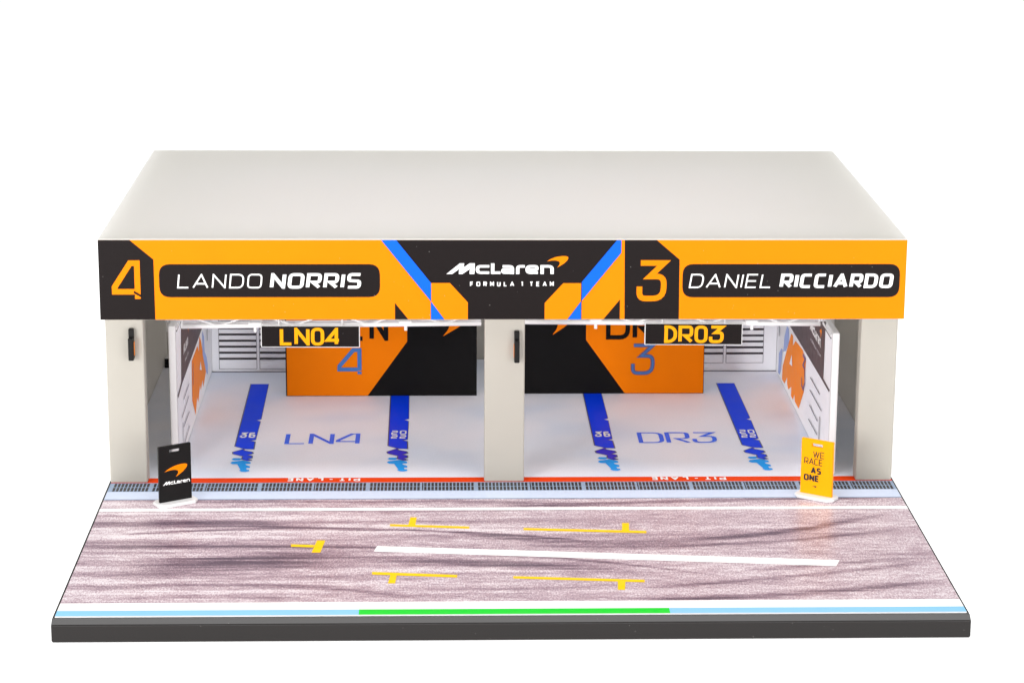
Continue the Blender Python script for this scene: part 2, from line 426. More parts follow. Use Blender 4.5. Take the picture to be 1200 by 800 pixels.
def text(pl, mb, s, u0, u1, v0, v1, sw, mat, gap=.3, shear=0, swy=None, space=.5):
    """text set to fill exactly the box u0..u1, v0..v1"""
    H = v1-v0; sy = swy or sw; h = H-sy
    ws = []
    for ch in s: ws.append(space if ch == ' ' else G[ch][0])
    fixed = sum(0 if ch == ' ' else sw for ch in s)
    ng = sum(1 for a in range(len(s)-1) if s[a] != ' ' and s[a+1] != ' ')
    width = (u1-u0)-abs(shear)*H
    k = (width-fixed)/(sum(ws)+ng*gap)
    x = u0
    old = pl.o.copy(); pl.o = pl.o+pl.V*v0
    for i, ch in enumerate(s):
        w = ws[i]*k
        if ch != ' ':
            for closed, pts in G[ch][1]:
                path = [(x+sw/2+p[0]*w, sy/2+p[1]*h)+((p[2]*min(w, h),) if len(p) > 2 else ()) for p in pts]
                stroke(pl, mb, path, sw, mat, bool(closed), (0, H), shear, swy)
            x += w+sw
            if i < len(s)-1 and s[i+1] != ' ': x += gap*k
        else: x += w
    pl.o = old
# speed swoosh + wordmark drawn in the pixel frame of the 1200 px enlargement, then scaled
SW = [(925, 112), (955, 92), (1000, 75), (1050, 68), (1085, 70), (1099, 80), (1092, 100), (1065, 128), (1035, 147), (1008, 163), (1025, 140), (1030, 124), (1022, 112), (1000, 105), (962, 105)]
SW = [tuple(q) for q in fillet([(x, y, 14) if i not in (0, 9) else (x, y) for i, (x, y) in enumerate(SW)], True)]
def swoosh(pl, mb, u0, u1, v0, v1, mat):
    pl.fill(mb, [(u0+(x-925)/174*(u1-u0), v1-(y-68)/95*(v1-v0)) for x, y in SW], mat)
def wordmark(pl, mb, u0, u1, v0, v1, mat):
    """the team wordmark in the box (letters only)"""
    fx = lambda x: u0+(x-95)/885*(u1-u0); fy = lambda y: v1-(y-127)/85*(v1-v0)
    Mm = [(95, 212), (205, 127), (240, 127), (236, 160), (285, 127), (328, 127), (324, 212), (284, 212), (287, 172), (226, 212), (196, 212), (199, 172), (142, 212)]
    pl.fill(mb, [(fx(x), fy(y)) for x, y in Mm], mat)
    kx = (u1-u0)/885; ky = (v1-v0)/85
    for path in [[(446, 151), (349, 151, 30), (349, 201, 30), (446, 201)],
                 [(474, 127), (474, 201), (538, 201)],
                 [(556, 151), (636, 151, 24), (636, 212)], [(636, 201), (558, 201, 16), (558, 176, 16), (636, 176)],
                 [(680, 212), (680, 151, 20), (738, 151)],
                 [(846, 201), (757, 201, 30), (757, 151, 30), (837, 151, 20), (837, 177, 4), (757, 177)],
                 [(881, 212), (881, 151), (963, 151, 28), (963, 212)]]:
        pts = [(fx(q[0]), fy(q[1]))+((q[2]*kx,) if len(q) > 2 else ()) for q in path]
        stroke(pl, mb, pts, 28*kx, mat, False, None, 0, 20*ky)

# ================================================================ backdrop
b = MB(); b.poly([(-1500, -200, -.88), (1500, -200, -.88), (1500, 2500, -.88), (-1500, 2500, -.88)], M['tabletop'])
o = b.build('tabletop'); tag(o, kind='structure')

# ================================================================ display base
base = thing('pit_lane_diorama', 'glossy black diorama slab carrying the printed pit lane, drain and garage floor', 'diorama', (0, 18, -.88))
bmx = bmesh.new()                          # slab with a sloping front lip
prof = [(-.36, -.86), (-.36, -.20), (-.07, -.036), (37.0, -.036), (37.0, -.86)]
f = bmx.faces.new([bmx.verts.new((-16.60, y, z)) for y, z in prof])
r = bmesh.ops.extrude_face_region(bmx, geom=[f]); bmesh.ops.translate(bmx, verts=[v for v in r['geom'] if isinstance(v, bmesh.types.BMVert)], vec=(33.20, 0, 0))
bmesh.ops.recalc_face_normals(bmx, faces=bmx.faces[:]); bmesh.ops.bevel(bmx, geom=bmx.edges[:], offset=.035, segments=2, affect='EDGES')
bmx.verts.index_update(); b = MB(); b.bm(bmx, M['black_gloss']); b.build('plinth', base)
ZR = 0.0
def sheet(x0, x1, y0, y1, z, mat): 
    q = MB(); q.poly([(x0, y0, z), (x1, y0, z), (x1, y1, z), (x0, y1, z)], mat); return q
# slab of the printed sheet
b = MB(); b.box(-16.5, 16.5, 0, 36.9, -.035, -.012, M['white_print']); b.build('print_sheet', base)
road = sheet(-16.5, 16.5, 1.37, 13.62, 0, M['asphalt']).build('road_surface', base)
FL = lambda: Plane((0, 0, 0), (1, 0, 0), (0, 1, 0), (0, 0, 1))
def zpx(pts, crop=None):
    out = []
    for x, y in pts:
        if crop: x, y = crop[0]+x/crop[2], crop[1]+y/crop[2]
        q = onZ(x, y); out.append((q.x, q.y))
    return out
b = MB(); pl = FL(); pl.fill(b, [(-16.5, 12.10), (16.5, 12.10), (16.5, 12.46), (-16.5, 12.46)], M['line_white']); b.build('white_line', road)
b = MB(); pl = FL(); pl.fill(b, zpx([(442, 639.5), (984, 656), (980, 663), (438, 646)]), M['line_white']); b.build('white_line', road)
def ymark(polys):
    b = MB(); pl = FL()
    for q in polys: pl.fill(b, zpx(q), M['yellow_print'])
    b.build('yellow_marking', road)
ymark([[(457, 614), (550, 616.7), (550, 619.2), (457, 616.4)], [(481, 606), (488.5, 606), (486.5, 616), (478, 616)]])
ymark([[(613.5, 618.4), (757.5, 621.8), (757.5, 624.6), (613.5, 621)], [(729, 612.6), (737, 612.6), (737.4, 622.4), (728.8, 622.4)]])
ymark([[(341, 637.5), (369, 638.3), (367, 641.2), (341, 640.4)], [(371.5, 633), (381.3, 633), (375.3, 647.3), (365, 647.3)]])
ymark([[(436, 669.8), (536, 673.3), (535.5, 676.4), (436, 673)], [(458, 671.5), (465.5, 671.5), (463, 683.3), (454.5, 683.3)]])
ymark([[(601.5, 674.8), (755.5, 679), (755.5, 682), (601.5, 677.5)], [(724, 679.5), (733, 679.5), (732.5, 690.8), (724, 690.8)]])
# front edge bands
sheet(-16.5, 16.5, .58, 1.37, .002, M['line_white']).build('white_edge_band', base)
for x0, x1, nm, mt in ((-16.5, -5.6, 'blue_edge_band', 'blue_print_l'), (-5.6, 5.68, 'green_edge_band', 'green_print'), (5.68, 16.5, 'blue_edge_band', 'blue_print_l')):
    q = sheet(x0, x1, .03, .58, .004, M[mt]).build(nm, base)
q = sheet(-16.5, 16.5, 0, .03, .003, M['line_white']).build('white_edge_band', base)
# kerb strip behind the road, with its darker lower edge
b = MB(); b.poly([(-16.5, 13.72, .003), (16.5, 13.72, .003), (16.5, 14.74, .003), (-16.5, 14.74, .003)], M['kerb_print'])
b.poly([(-16.5, 13.62, .003), (16.5, 13.62, .003), (16.5, 13.72, .003), (-16.5, 13.72, .003)], M['kerb_edge']); b.build('kerb_strip', base)
# drain: printed panels, two rows of slots each
pitch = 2.262; x = -16.5; i = 0
first = onZ(431, 570).x
x = first-pitch*math.ceil((first+16.5)/pitch)
while x < 16.5:
    x0, x1 = max(x, -16.5), min(x+pitch, 16.5)
    b = MB(); b.poly([(x0, 14.74, .003), (x1, 14.74, .003), (x1, 15.95, .003), (x0, 15.95, .003)], M['grate_metal'])
    pl = Plane((0, 0, .003), (1, 0, 0), (0, 1, 0), (0, 0, 1), .006)
    for row in (0, 1):
        for c in range(14):
            cx = x+.10+c*.152
            if cx < -16.45 or cx+.10 > 16.48: continue
            y0 = 14.80+row*.565
            b.poly([pl.p(cx, y0), pl.p(cx+.100, y0), pl.p(cx+.100, y0+.49), pl.p(cx, y0+.48)], M['grate_hole'])
    if i % 2 == 0 and x > -16.5:
        b.poly([pl.p(x+.012, 14.80), pl.p(x+.06, 14.80), pl.p(x+.06, 15.85), pl.p(x+.012, 15.85)], M['grate_hole'])
    b.build('drain_grate', base); x += pitch; i += 1
strip = sheet(-16.5, 16.5, 15.95, 16.62, .003, M['red_print']).build('pit_lane_strip', base)
for x0, x1 in ((onZ(336, 563).x, onZ(422, 563).x), (onZ(763, 561).x, onZ(851, 561).x)):
    b = MB(); pl = Plane((x1, 16.56, .003), (-1, 0, 0), (0, -1, 0), (0, 0, 1))
    text(pl, b, 'PIT - LANE', 0, x1-x0, .02, .46, .085, M['line_white'], gap=.5, swy=.1, space=.9); b.build('lettering', strip)
# garage floor print
floor_ = sheet(-16.5, 16.5, 16.62, 36.5, .002, M['floor']).build('garage_floor', base)
c5 = (265, 440, 6.6625)
A1 = zpx([(193, 68), (331, 68), (272, 342), (235, 350), (267, 359), (229, 503), (190, 509), (227, 517), (217, 576), (142, 574), (68, 553)], c5)
A2 = zpx([(140, 573), (50, 599), (52, 613), (130, 632), (118, 654), (165, 668), (200, 663), (168, 652), (203, 645), (205, 630), (168, 622), (212, 610), (205, 598), (140, 586)], c5)
A3 = [zpx(q, c5) for q in ([(60, 645), (115, 645), (120, 655), (100, 662), (60, 662), (42, 654)], [(32, 683), (45, 673), (130, 663), (190, 676), (192, 688), (120, 694), (50, 692)],
      [(75, 672), (150, 672), (160, 735), (110, 735)], [(120, 700), (150, 697), (187, 710), (183, 722), (130, 722)], [(100, 741), (120, 733), (178, 737), (182, 746), (150, 753), (118, 751)])]
ref = onZ(305.8, 491.8)
for k, (px, py) in enumerate([(305.8, 491.8), (478.8, 493), (712.5, 491.7), (879, 490.3)]):
    dx = onZ(px, py).x-ref.x; dy = 0
    b = MB(); pl = FL(); pl.o = Vector((dx, dy, .002))
    e = .03
    stroke(pl, b, A1, .05, M['edge_grey'], True); stroke(pl, b, A2, .05, M['edge_grey'], True)
    pl.fill(b, A1, M['floor_blue']); pl.fill(b, A2, M['floor_navy'] if k in (1, 2) else M['floor_blue'])
    for q in A3: pl.fill(b, q, M['floor_cyan'])
    pl.up(.016)
    c0 = onZ(278.5, 513.5); c1 = onZ(300.5, 508)
    u0, u1, v0, v1 = c0.x+.08, c1.x-.02, c0.y, c1.y+.1
    if k in (0, 2): text(pl, b, '36', u0, u1, v0, v1, .09, M['line_white'], gap=.35, swy=.17)
    else:
        mid = (v0+v1)/2; text(pl, b, '20', u0, u1, mid+.05, v1+.25, .07, M['line_white'], gap=.3, swy=.12)
        text(pl, b, '22', u0, u1, v0-.2, mid-.05, .07, M['line_white'], gap=.3, swy=.12)
    b.build('floor_stripe', floor_)
for s, a, c in (('LN4', (333, 520.3), (422.5, 508)), ('DR3', (749, 519), (837, 506.5))):
    p0 = onZ(*a); p1 = onZ(*c); b = MB(); pl = FL(); pl.o = Vector((p0.x, 0, .002))
    text(pl, b, s, 0, p1.x-p0.x, p0.y, p1.y, .20, M['floor_mid'], gap=.08, swy=.125); b.build('floor_lettering', floor_)

# ================================================================ garage building
YF, ZB, ZT, YP, YB = 15.67, 7.114, 10.522, 15.97, 36.65
gar = thing('pit_garage', 'cream plastic two bay pit garage with orange and black fascia above', 'garage', (0, 26, 0))
b = MB(); b.box(-16.67, 16.67, YF+.03, YB, ZT-.42, ZT, M['roof'], .05, 2); b.build('roof', gar)
for x0, x1 in ((-16.52, -14.95), (-.82, .86), (14.93, 16.46)):
    b = MB(); b.box(x0, x1, YP, YP+.75, .006, ZT-.45, M['cream'], .06, 2); b.build('pillar', gar)
for x0, x1 in ((-16.62, -16.3), (16.3, 16.62)):
    b = MB(); b.box(x0, x1, YP+.8, YB-.05, .006, ZT-.45, M['cream'], .04, 2); b.build('side_wall', gar)
b = MB(); b.box(-16.28, 16.28, YB-.3, YB-.02, .006, ZT-.45, M['cream'], .02, 1); b.build('rear_wall', gar)
b = MB(); b.box(-16.24, -15.98, 34.8, 35.7, .008, .46, M['black'], .03, 2); b.box(-16.22, -16.0, 34.83, 35.67, .462, .475, M['white_plastic']); b.build('corner_clip', gar)
# fascia: box band with a printed face
b = MB(); b.box(-16.66, 16.66, YF, YF+.45, ZB, ZT-.43, M['cream'], .03, 1)
b.box(-16.66, 16.66, YF, YF+.025, ZT-.43, ZT-.035, M['cream'])
b.poly([(-16.655, YF-.004, ZB+.02), (16.655, YF-.004, ZB+.02), (16.655, YF-.004, ZT-.045), (-16.655, YF-.004, ZT-.045)], M['print_orange'])
fas = b.build('fascia', gar)
zt, zb = ZT-.045, ZB+.02
FP = lambda lift=.008: Plane((0, YF-.004, 0), (1, 0, 0), (0, 0, 1), (0, -1, 0), lift)
Fu = lambda x, y: (lambda q: (q.x, min(max(q.z, zb), zt)))(onY(x, y, YF))
# race number boxes
def numbox(pts, ch, box):
    b = MB(); pl = FP(); pl.fill(b, pts, M['print_black']); pl.up()
    text(pl, b, ch, *box, .235, M['print_orange'])
    if ch == '4':
        pl.up(); pl.fill(b, [(box[1]-.27, box[2]+.46), (box[1]-.27, box[2]+.36), (box[1]+.01, box[2]+.20), (box[1]+.01, box[2]+.29)], M['print_black'])
    b.build('race_number', fas)
numbox([(-16.655, zb), (-16.655, zt), (-15.36, zt), (-14.41, 9.67), (-14.40, zb)], '4', (-16.14, -14.97, 7.90, 9.64))
numbox([(4.98, zb), (4.94, zt), (6.27, zt), (7.22, 9.66), (7.24, zb)], '3', (5.46, 6.70, 7.90, 9.64))
# name plates
def plate(u0, u1, v0, v1, light, bold, bl, bb, sh=.1):
    b = MB(); pl = FP(); r = .45
    pts = [tuple(q) for q in fillet([(u0, v0, r), (u0, v1, r), (u1, v1, r), (u1, v0, r)], True)]
    pl.fill(b, pts, M['print_black']); pl.up()
    text(pl, b, light, *bl, .062, M['line_white'], gap=.24, shear=sh); text(pl, b, bold, *bb, .148, M['line_white'], gap=.17, shear=.13, swy=.118)
    b.build('name_plate', fas)
plate(-14.20, -5.14, 8.08, 9.47, 'LANDO', 'NORRIS', (-13.47, -9.95, 8.46, 9.07), (-9.68, -5.86, 8.45, 9.10))
plate(7.36, 16.40, 8.06, 9.47, 'DANIEL', 'RICCIARDO', (7.62, 11.12, 8.46, 9.06), (11.38, 16.16, 8.46, 9.07), .16)
# centre graphics: black field, blue stripes, orange blocks
b = MB(); pl = FP()
pl.fill(b, [(-5.06, zt), (4.80, zt), (4.80, 9.95), (3.19, 7.92), (3.19, zb), (-3.05, zb), (-3.05, 7.92)], M['print_black'])
pl.fill(b, [(-4.53, zb), (-4.53, 7.83), (-3.98, zb)], M['print_black'])
pl.fill(b, [(4.10, zb), (4.78, 7.97), (4.78, zb)], M['print_black'])
b.build('centre_field', fas)
b = MB(); pl = FP(.030)
pl.fill(b, [(-5.07, zt), (-4.46, zt), (-3.04, 8.68), (-3.04, 7.90)], M['print_blue'])
b.build('blue_stripe', fas); b = MB(); pl.fill(b, [(-3.04, 7.90), (-3.04, zb), (-2.50, zb)], M['print_blue'])
b.build('blue_stripe', fas); b = MB(); pl.fill(b, [(4.62, zt), (4.80, zt), (4.80, 9.95), (3.19, 7.92), (3.19, 8.72)], M['print_blue'])
b.build('blue_stripe', fas); b = MB(); pl.fill(b, [(3.17, 7.90), (3.17, zb), (2.62, zb)], M['print_blue'])
b.build('blue_stripe', fas)
b = MB(); pl = FP(.030)
pl.fill(b, [(-3.03, 7.885), (-3.03, 8.68), (-2.26, 8.68), (-1.52, 7.86), (-1.52, zb), (-2.48, zb)], M['print_orange'])
b.build('orange_block', fas); b = MB(); pl.fill(b, [(3.16, 7.905), (3.16, 8.67), (2.42, 8.67), (1.66, 7.83), (1.66, zb), (2.60, zb)], M['print_orange'])
b.build('orange_block', fas)
b = MB(); pl = FP(.030)
wordmark(pl, b, -2.40, 2.04, 9.06, 9.51, M['line_white'])
swoosh(pl, b, 1.74, 2.63, 9.33, 9.82, M['print_orange'])
text(pl, b, 'FORMULA 1 TEAM', -1.43, 2.03, 8.54, 8.74, .045, M['line_white'], gap=1.0, space=2.2)
b.build('team_logo', fas)

# ================================================================ partition walls with printed posters
def xpx(pts, X, crop):
    return [(lambda q: (q.y, q.z))(onX(crop[0]+x/crop[2], crop[1]+y/crop[2], X)) for x, y in pts]
def partition(side, yf, label):
    X = side*13.86; t = thing('partition_wall', label, 'partition wall', (side*14.03, 26, 0), 'partition walls beside the bays')
    b = MB(); b.box(min(X, X+side*.32), max(X, X+side*.32), yf, 34.28, .006, 6.25, M['card'], .07, 2); b.build('panel', t)
    b = MB(); b.box(min(X-side*.05, X-side*.004), max(X-side*.05, X-side*.004), yf+.25, yf+2.6, 6.0, 6.12, M['white_plastic'], .015, 1)
    b.box(min(X-side*.03, X-side*.004), max(X-side*.03, X-side*.004), yf+.25, yf+2.6, 5.93, 5.98, M['ink'])
    b.build('top_rail', t)
    b = MB(); pl = Plane((X, 0, 0), (0, 1, 0), (0, 0, 1), (-side, 0, 0), .004)
    pl.fill(b, [(yf+.08, .03), (33.98, .03), (33.98, 6.15), (yf+.08, 6.15)], M['wall_white']); pl.up(.012)  # brighter white painted over the inner face in place of light
    if side > 0:
        c = (880, 360, 6.667); d = (905, 375, 5)
        pl.fill(b, xpx([(285, 110), (587, 110), (568, 555), (618, 648), (612, 662), (545, 545)], X, c), M['poster_dark'])
        pl.fill(b, xpx([(318, 205), (332, 225), (330, 300), (352, 262), (408, 335), (432, 420), (415, 660), (375, 790), (345, 735), (342, 680), (330, 720), (315, 690), (318, 620), (295, 640), (285, 600), (285, 545), (265, 595), (245, 560), (250, 460)], X, c), M['poster_orange'])
        pl.fill(b, xpx([(285, 145), (300, 170), (300, 270), (275, 340), (255, 345), (265, 230)], X, c), M['poster_peri'])
        pl.fill(b, xpx([(240, 320), (250, 330), (235, 500), (228, 525), (215, 510), (222, 360)], X, c), M['poster_peri'])
        pl.up(); pl.fill(b, xpx([(325, 370), (328, 460), (307, 440)], X, c), M['wall_white'])
        stroke(pl, b, xpx([(412, 370), (430, 405), (413, 450), (425, 480), (426, 590), (413, 640), (402, 605), (402, 545)], X, c), .14, M['poster_purple'])
        for q in ([(228, 335), (283, 435)], [(225, 408), (293, 532)], [(222, 495), (270, 592)], [(217, 578), (268, 672)]): stroke(pl, b, xpx(q, X, d), .05, M['ink'])
        stroke(pl, b, xpx([(283, 565), (277, 700)], X, d), .13, M['ink'])
        stroke(pl, b, xpx([(594, 95), (594, 205)], X, (840, 368, 8)), .18, M['ink'])
        tp = Plane((X, 0, 0), (0, -1, 0), (0, 0, 1), (-1, 0, 0), .02)
        q0 = onX(949.5, 386.5, X); q1 = onX(962.5, 407, X); 
        wordmark(tp, b, -q0.y, -q1.y, q1.z-.02, q1.z+.42, M['line_white']); swoosh(tp, b, -q1.y-.45, -q1.y+.1, q1.z+.35, q1.z+.8, M['poster_orange'])
        text(tp, b, 'FORMULA 1 TEAM', -q0.y+.5, -q1.y, q1.z-.45, q1.z-.32, .03, M['wall_white'], gap=1, space=1.6)
    else:
        c = (195, 375, 5)
        pl.fill(b, xpx([(84, 30), (213, 30), (90, 372), (68, 457), (64, 442), (86, 360)], X, c), M['poster_dark'])
        pl.fill(b, xpx([(192, 95), (200, 120), (230, 300), (215, 390), (210, 350), (200, 410), (195, 380), (185, 480), (178, 450), (170, 555), (150, 470), (147, 240), (180, 150), (188, 185)], X, c), M['poster_orange'])
        pl.fill(b, xpx([(208, 60), (218, 100), (222, 185), (233, 215), (240, 260), (241, 320), (230, 300), (210, 200)], X, c), M['poster_peri'])
        pl.up(); pl.fill(b, xpx([(195, 240), (203, 292), (190, 290)], X, c), M['wall_white'])
        stroke(pl, b, xpx([(152, 250), (154, 380)], X, c), .12, M['poster_purple'])
        for q in ([(128, 372), (97, 465)], [(128, 442), (87, 570)], [(130, 535), (97, 625)], [(133, 615), (103, 715)]): stroke(pl, b, xpx(q, X, c), .06, M['ink_line'])
        stroke(pl, b, xpx([(93, 600), (97, 715)], X, c), .10, M['ink'])
        stroke(pl, b, xpx([(517, 160), (517, 310)], X, (190, 368, 10)), .18, M['ink'])
        tp = Plane((X, 0, 0), (0, 1, 0), (0, 0, 1), (1, 0, 0), .02)
        q0 = onX(214.5, 416, X); q1 = onX(219.5, 395, X)
        wordmark(tp, b, q0.y, q1.y, q0.z, q0.z+.42, M['line_white']); swoosh(tp, b, q1.y-.1, q1.y+.5, q0.z+.4, q0.z+.85, M['poster_orange'])
        text(tp, b, 'FORMULA 1 TEAM', q0.y+.5, q1.y, q0.z-.45, q0.z-.32, .03, M['wall_white'], gap=1, space=1.6)
    b.build('poster', t)
partition(-1, 18.15, 'white partition wall whose poster faces right, behind the black standing sign')
partition(1, 16.75, 'white partition wall whose poster faces left, behind the yellow standing sign')

# ================================================================ rear walls with shelving print
def rear(x0, x1, frames, ys, ybot, label):
    t = thing('rear_partition', label, 'partition wall', ((x0+x1)/2, 34.1, 0), 'rear partition walls')
    b = MB(); b.box(x0, x1, 34.0, 34.3, .006, 6.25, M['wall_white'], .04, 1); b.build('panel', t)
    b = MB(); pl = Plane((0, 34.0, 0), (1, 0, 0), (0, 0, 1), (0, -1, 0), .008)
    zs = [onY(600, y, 34).z for y in ys]; zbm = onY(600, ybot, 34).z; dz = zs[0]-zs[1]
    allz = zs+[zs[0]+dz*k for k in range(1, 9)]
    for a, c in frames:
        stroke(pl, b, [(a, zbm), (a, allz[-1]+.3), (c, allz[-1]+.3), (c, zbm)], .022, M['ink_line'], True)
        for z in allz: stroke(pl, b, [(a+.01, z), (c-.01, z)], .10, M['ink'])
    b.build('shelf_print', t)
    b = MB(); b.box(x0+.02, x1-.02, 33.93, 33.99, .006, .03, M['ink_line']); b.build('skirting_line', t)
fx = lambda x: onY(x, 425, 34).x
w = fx(301)-fx(257); g = fx(304.5)-fx(301)
rear(-13.857, -1.35, [(fx(257)+k*(w+g), fx(257)+k*(w+g)+w) for k in range(6)], (391.3, 398.6, 405.5, 412.5, 419.5), 431.5, 'white rear wall with black shelf lines behind the screen with number 4')
rear(1.35, 13.857, [(fx(894)-w-k*(w+g), fx(894)-k*(w+g)) for k in range(6)], (386, 393.3, 400.3, 407.2, 414.2), 425.3, 'white rear wall with black shelf lines behind the screen with number 3')

# ================================================================ orange and black display panels
def display(x0, x1, Y, label, left):
    t = thing('divider_screen', label, 'screen', ((x0+x1)/2, Y, 0), 'orange and black divider screens')
    H = 5.0
    b = MB(); b.box(x0, x1, Y, Y+.28, .012, H, M['panel_black'], .02, 1); b.build('board', t)
    b = MB(); pl = Plane((0, Y, 0), (1, 0, 0), (0, 0, 1), (0, -1, 0), .008)
    q = lambda x, y: (lambda p: (p.x, p.z))(onY(x, y, Y))
    z0 = .03; e = .03
    if left:
        a, m, c = q(477, 376), q(477, 400), q(431, 463.3)
        pl.fill(b, [(x0+.06, z0), (x0+.06, H-e), (a[0], H-e), (a[0], m[1]), (c[0], z0)], M['panel_orange']); pl.up()
        u1, v0 = q(455, 399); u0 = q(433, 399)[0]
        text(pl, b, 'N', u0, u1, v0, v0+1.35, .21, M['panel_black'])
        text(pl, b, 'L', u0-1.05, u0-.22, v0, v0+1.35, .21, M['panel_black'])
        (u0, v0), (u1, v1) = q(395.5, 440.5), q(423.5, 407.5)
        text(pl, b, '4', u0, u1, v0, v1, .19, M['panel_blue']); pl.up()
        pl.fill(b, [(u1-.22, v0+.27), (u1+.01, v0+.22), (u1+.01, v0+.28)], M['panel_orange'])
        u, v = q(520, 393.5); swoosh(pl, b, u-1.25, u+1.30, v, v+1.35, M['panel_orange'])
    else:
        a, m, c = q(687, 376), q(687, 398), q(732, 460.5)
        pl.fill(b, [(a[0], H-e), (a[0], m[1]), (c[0], z0), (x1-.03, z0), (x1-.03, H-e)], M['panel_orange']); pl.up()
        u0, v0 = q(710, 397.5); u1 = q(738, 397)[0]
        text(pl, b, 'D', u0, u1, v0, v0+1.35, .21, M['panel_black'])
        u0 = q(741.2, 397)[0]; text(pl, b, 'R', u0, u0+1.0, v0, v0+1.35, .21, M['panel_black'])
        (u0, v0), (u1, v1) = q(739, 439), q(767.5, 402)
        text(pl, b, '3', u0, u1, v0, v1, .19, M['panel_violet']); pl.up(); text(pl, b, '3', u0+.05, u1-.05, v0+.06, v1-.06, .075, M['panel_blue'])
        u, v = q(648, 392); swoosh(pl, b, u-1.0, u+1.05, v, v+1.25, M['panel_orange'])
    b.build('print', t)
display(-9.97, -.96, 29.55, 'orange and black divider screen with a blue number 4', True)
display(.3, 9.85, 29.87, 'orange and black divider screen with an outlined number 3', False)

# ================================================================ lighting trusses and hanging boards
def truss(x0, x1, y, z0, z1, pins, label, left):
    t = thing('ceiling_truss', label, 'truss', ((x0+x1)/2, y, z0), 'white ceiling trusses')
    W_, H_, r = .62, .55, .095
    zz = lambda x: z0+(z1-z0)*(x-x0)/(x1-x0)
    for dy, dz in ((0, 0), (W_, 0), (0, H_), (W_, H_)):
        b = MB(); b.rod((x0, y+dy, z0+dz), (x1, y+dy, z1+dz), r if dz == 0 and dy == 0 else .055, M['white_plastic'], 10); b.build('chord', t)
    b = MB(); n = 8; st = (x1-x0)/n
    for k in range(n):
        xa, xb = x0+k*st, x0+(k+1)*st
        ya, yb = (y, y+W_) if k % 2 == 0 else (y+W_, y)
        b.rod((xa, ya, zz(xa)), (xb, yb, zz(xb)), .045, M['white_plastic'], 6)
        b.rod((xa, y, zz(xa)+(0 if k % 2 else H_)), (xb, y, zz(xb)+(H_ if k % 2 else 0)), .04, M['white_plastic'], 6)
    b.build('lattice', t)
    for p in pins:
        b = MB(); b.rod((p, y-.02, zz(p)), (p, y-.02, zz(p)-.26), .07, M['white_plastic'], 10); b.box(p-.28, p+.28, y-.08, y+W_, zz(p)+.03, zz(p)+.15, M['white_plastic'], .03, 1); b.build('mounting_pin', t)
    s = -1 if left else 1; xe = x0 if left else x1
    b = MB(); b.rod((s*14.34, y-.1, zz(xe)+.30), (s*14.34, y-.1, zz(xe)-.18), .12, M['white_plastic'], 12); b.build('end_fitting', t)
    b = MB(); b.box(s*13.8-.02*0-.05, s*13.8+.05, y-.05, y+W_+.05, zz(xe)-.05, zz(xe)+H_+.05, M['white_plastic'], .02, 1); b.build('end_plate', t)
YT = 20.2
P = lambda x, y: onY(x, y, YT)
truss(-13.84, -.9, YT, P(215, 382.6).z, P(565, 379).z, [P(299, 380).x, P(475.5, 380).x], 'white lattice truss above the bay on the left, the LN04 board hanging from it', True)
truss(.9, 13.84, YT, P(615, 377.3).z, P(964, 379.6).z, [P(698, 380).x, P(881, 380).x], 'white lattice truss above the bay on the right, the DR03 board hanging from it', False)
YS = 19.85
def hang(tl, tr, bl, s, ubox, label):
    a, b_, c = onY(*tl, YS), onY(*tr, YS), onY(*bl, YS)
    t = thing('hanging_board', label, 'hanging sign', ((a.x+b_.x)/2, YS, a.z), 'hanging bay number boards')
    U = (b_-a); W_ = U.length; Vv = Vector((-U.z, 0, U.x)).normalized(); H_ = (a-c).length
    b = MB(); rot = Matrix((Vector((U.x/W_, 0, U.z/W_)), Vector((0, 1, 0)), Vv)).transposed()
    org = a-Vv*H_
    b.box(0, W_, 0, .16, 0, H_, M['white_plastic'], .015, 1, rot, org); b.build('board', t)
    b = MB(); pl = Plane(org, U, Vv, (0, -1, 0), .006)
    pl.fill(b, [(.035, .035), (W_-.035, .035), (W_-.035, H_-.02), (.035, H_-.02)], M['print_black']); b.build('black_face', t)
    b = MB(); pl = Plane(org, U, Vv, (0, -1, 0), .02)
    (px0, py0, px1, py1) = ubox; u0, v0 = pl.uv(onY(px0, py1, YS)); u1, v1 = pl.uv(onY(px1, py0, YS))
    text(pl, b, s, u0, u1, v0, v1, .15, M['sign_yellow'], gap=.10, swy=.135); b.build('lettering', t)
    for k in (.18, .82):
        q = MB(); p = org+Vector((U.x*k, .08, U.z*k))+Vv*H_; q.rod(p-Vv*.05, p+Vector((0, .3, .30)), .035, M['white_plastic'], 6); q.build('hanger', t)
hang((305.5, 381.6), (421.6, 381.8), (306.2, 407), 'LNzh', (328, 383.8, 399.1, 404.5), 'black hanging board with LN04 in yellow')
hang((755.8, 378.8), (870.5, 379.2), (756, 404), 'dRz3', (776.8, 381.2, 848.5, 401.5), 'black hanging board with DR03 in yellow')

# ================================================================ small holders on the pillars
def holder(x, Y, z0, z1, rz, face, label):
    t = thing('pillar_bracket', label, 'bracket', (x, Y, z0), 'small black brackets on the pillars')
    rot = Matrix.Rotation(rz, 3, 'Z'); org = Vector((x, Y, 0))
    b = MB(); b.box(-.11, .11, -.5, -.02, z0, z1-.35, M['black'], .04, 2, rot, org)
    b.box(-.11, .11, -.26, -.02, z1-.4, z1, M['black'], .04, 2, rot, org); b.build('body', t)
    b = MB(); s = face
    b.box(min(s*.112, s*.125), max(s*.112, s*.125), -.30, -.08, z0+.18, z1-.55, M['poster_orange'], 0, 1, rot, org); b.build('orange_face', t)
holder(-15.43, YP, 5.42, 6.72, 0, 1, 'small black bracket with an orange side on the pillar behind the black standing sign')
holder(.52, YP, 5.30, 6.60, 0, -1, 'small black bracket on the central pillar')

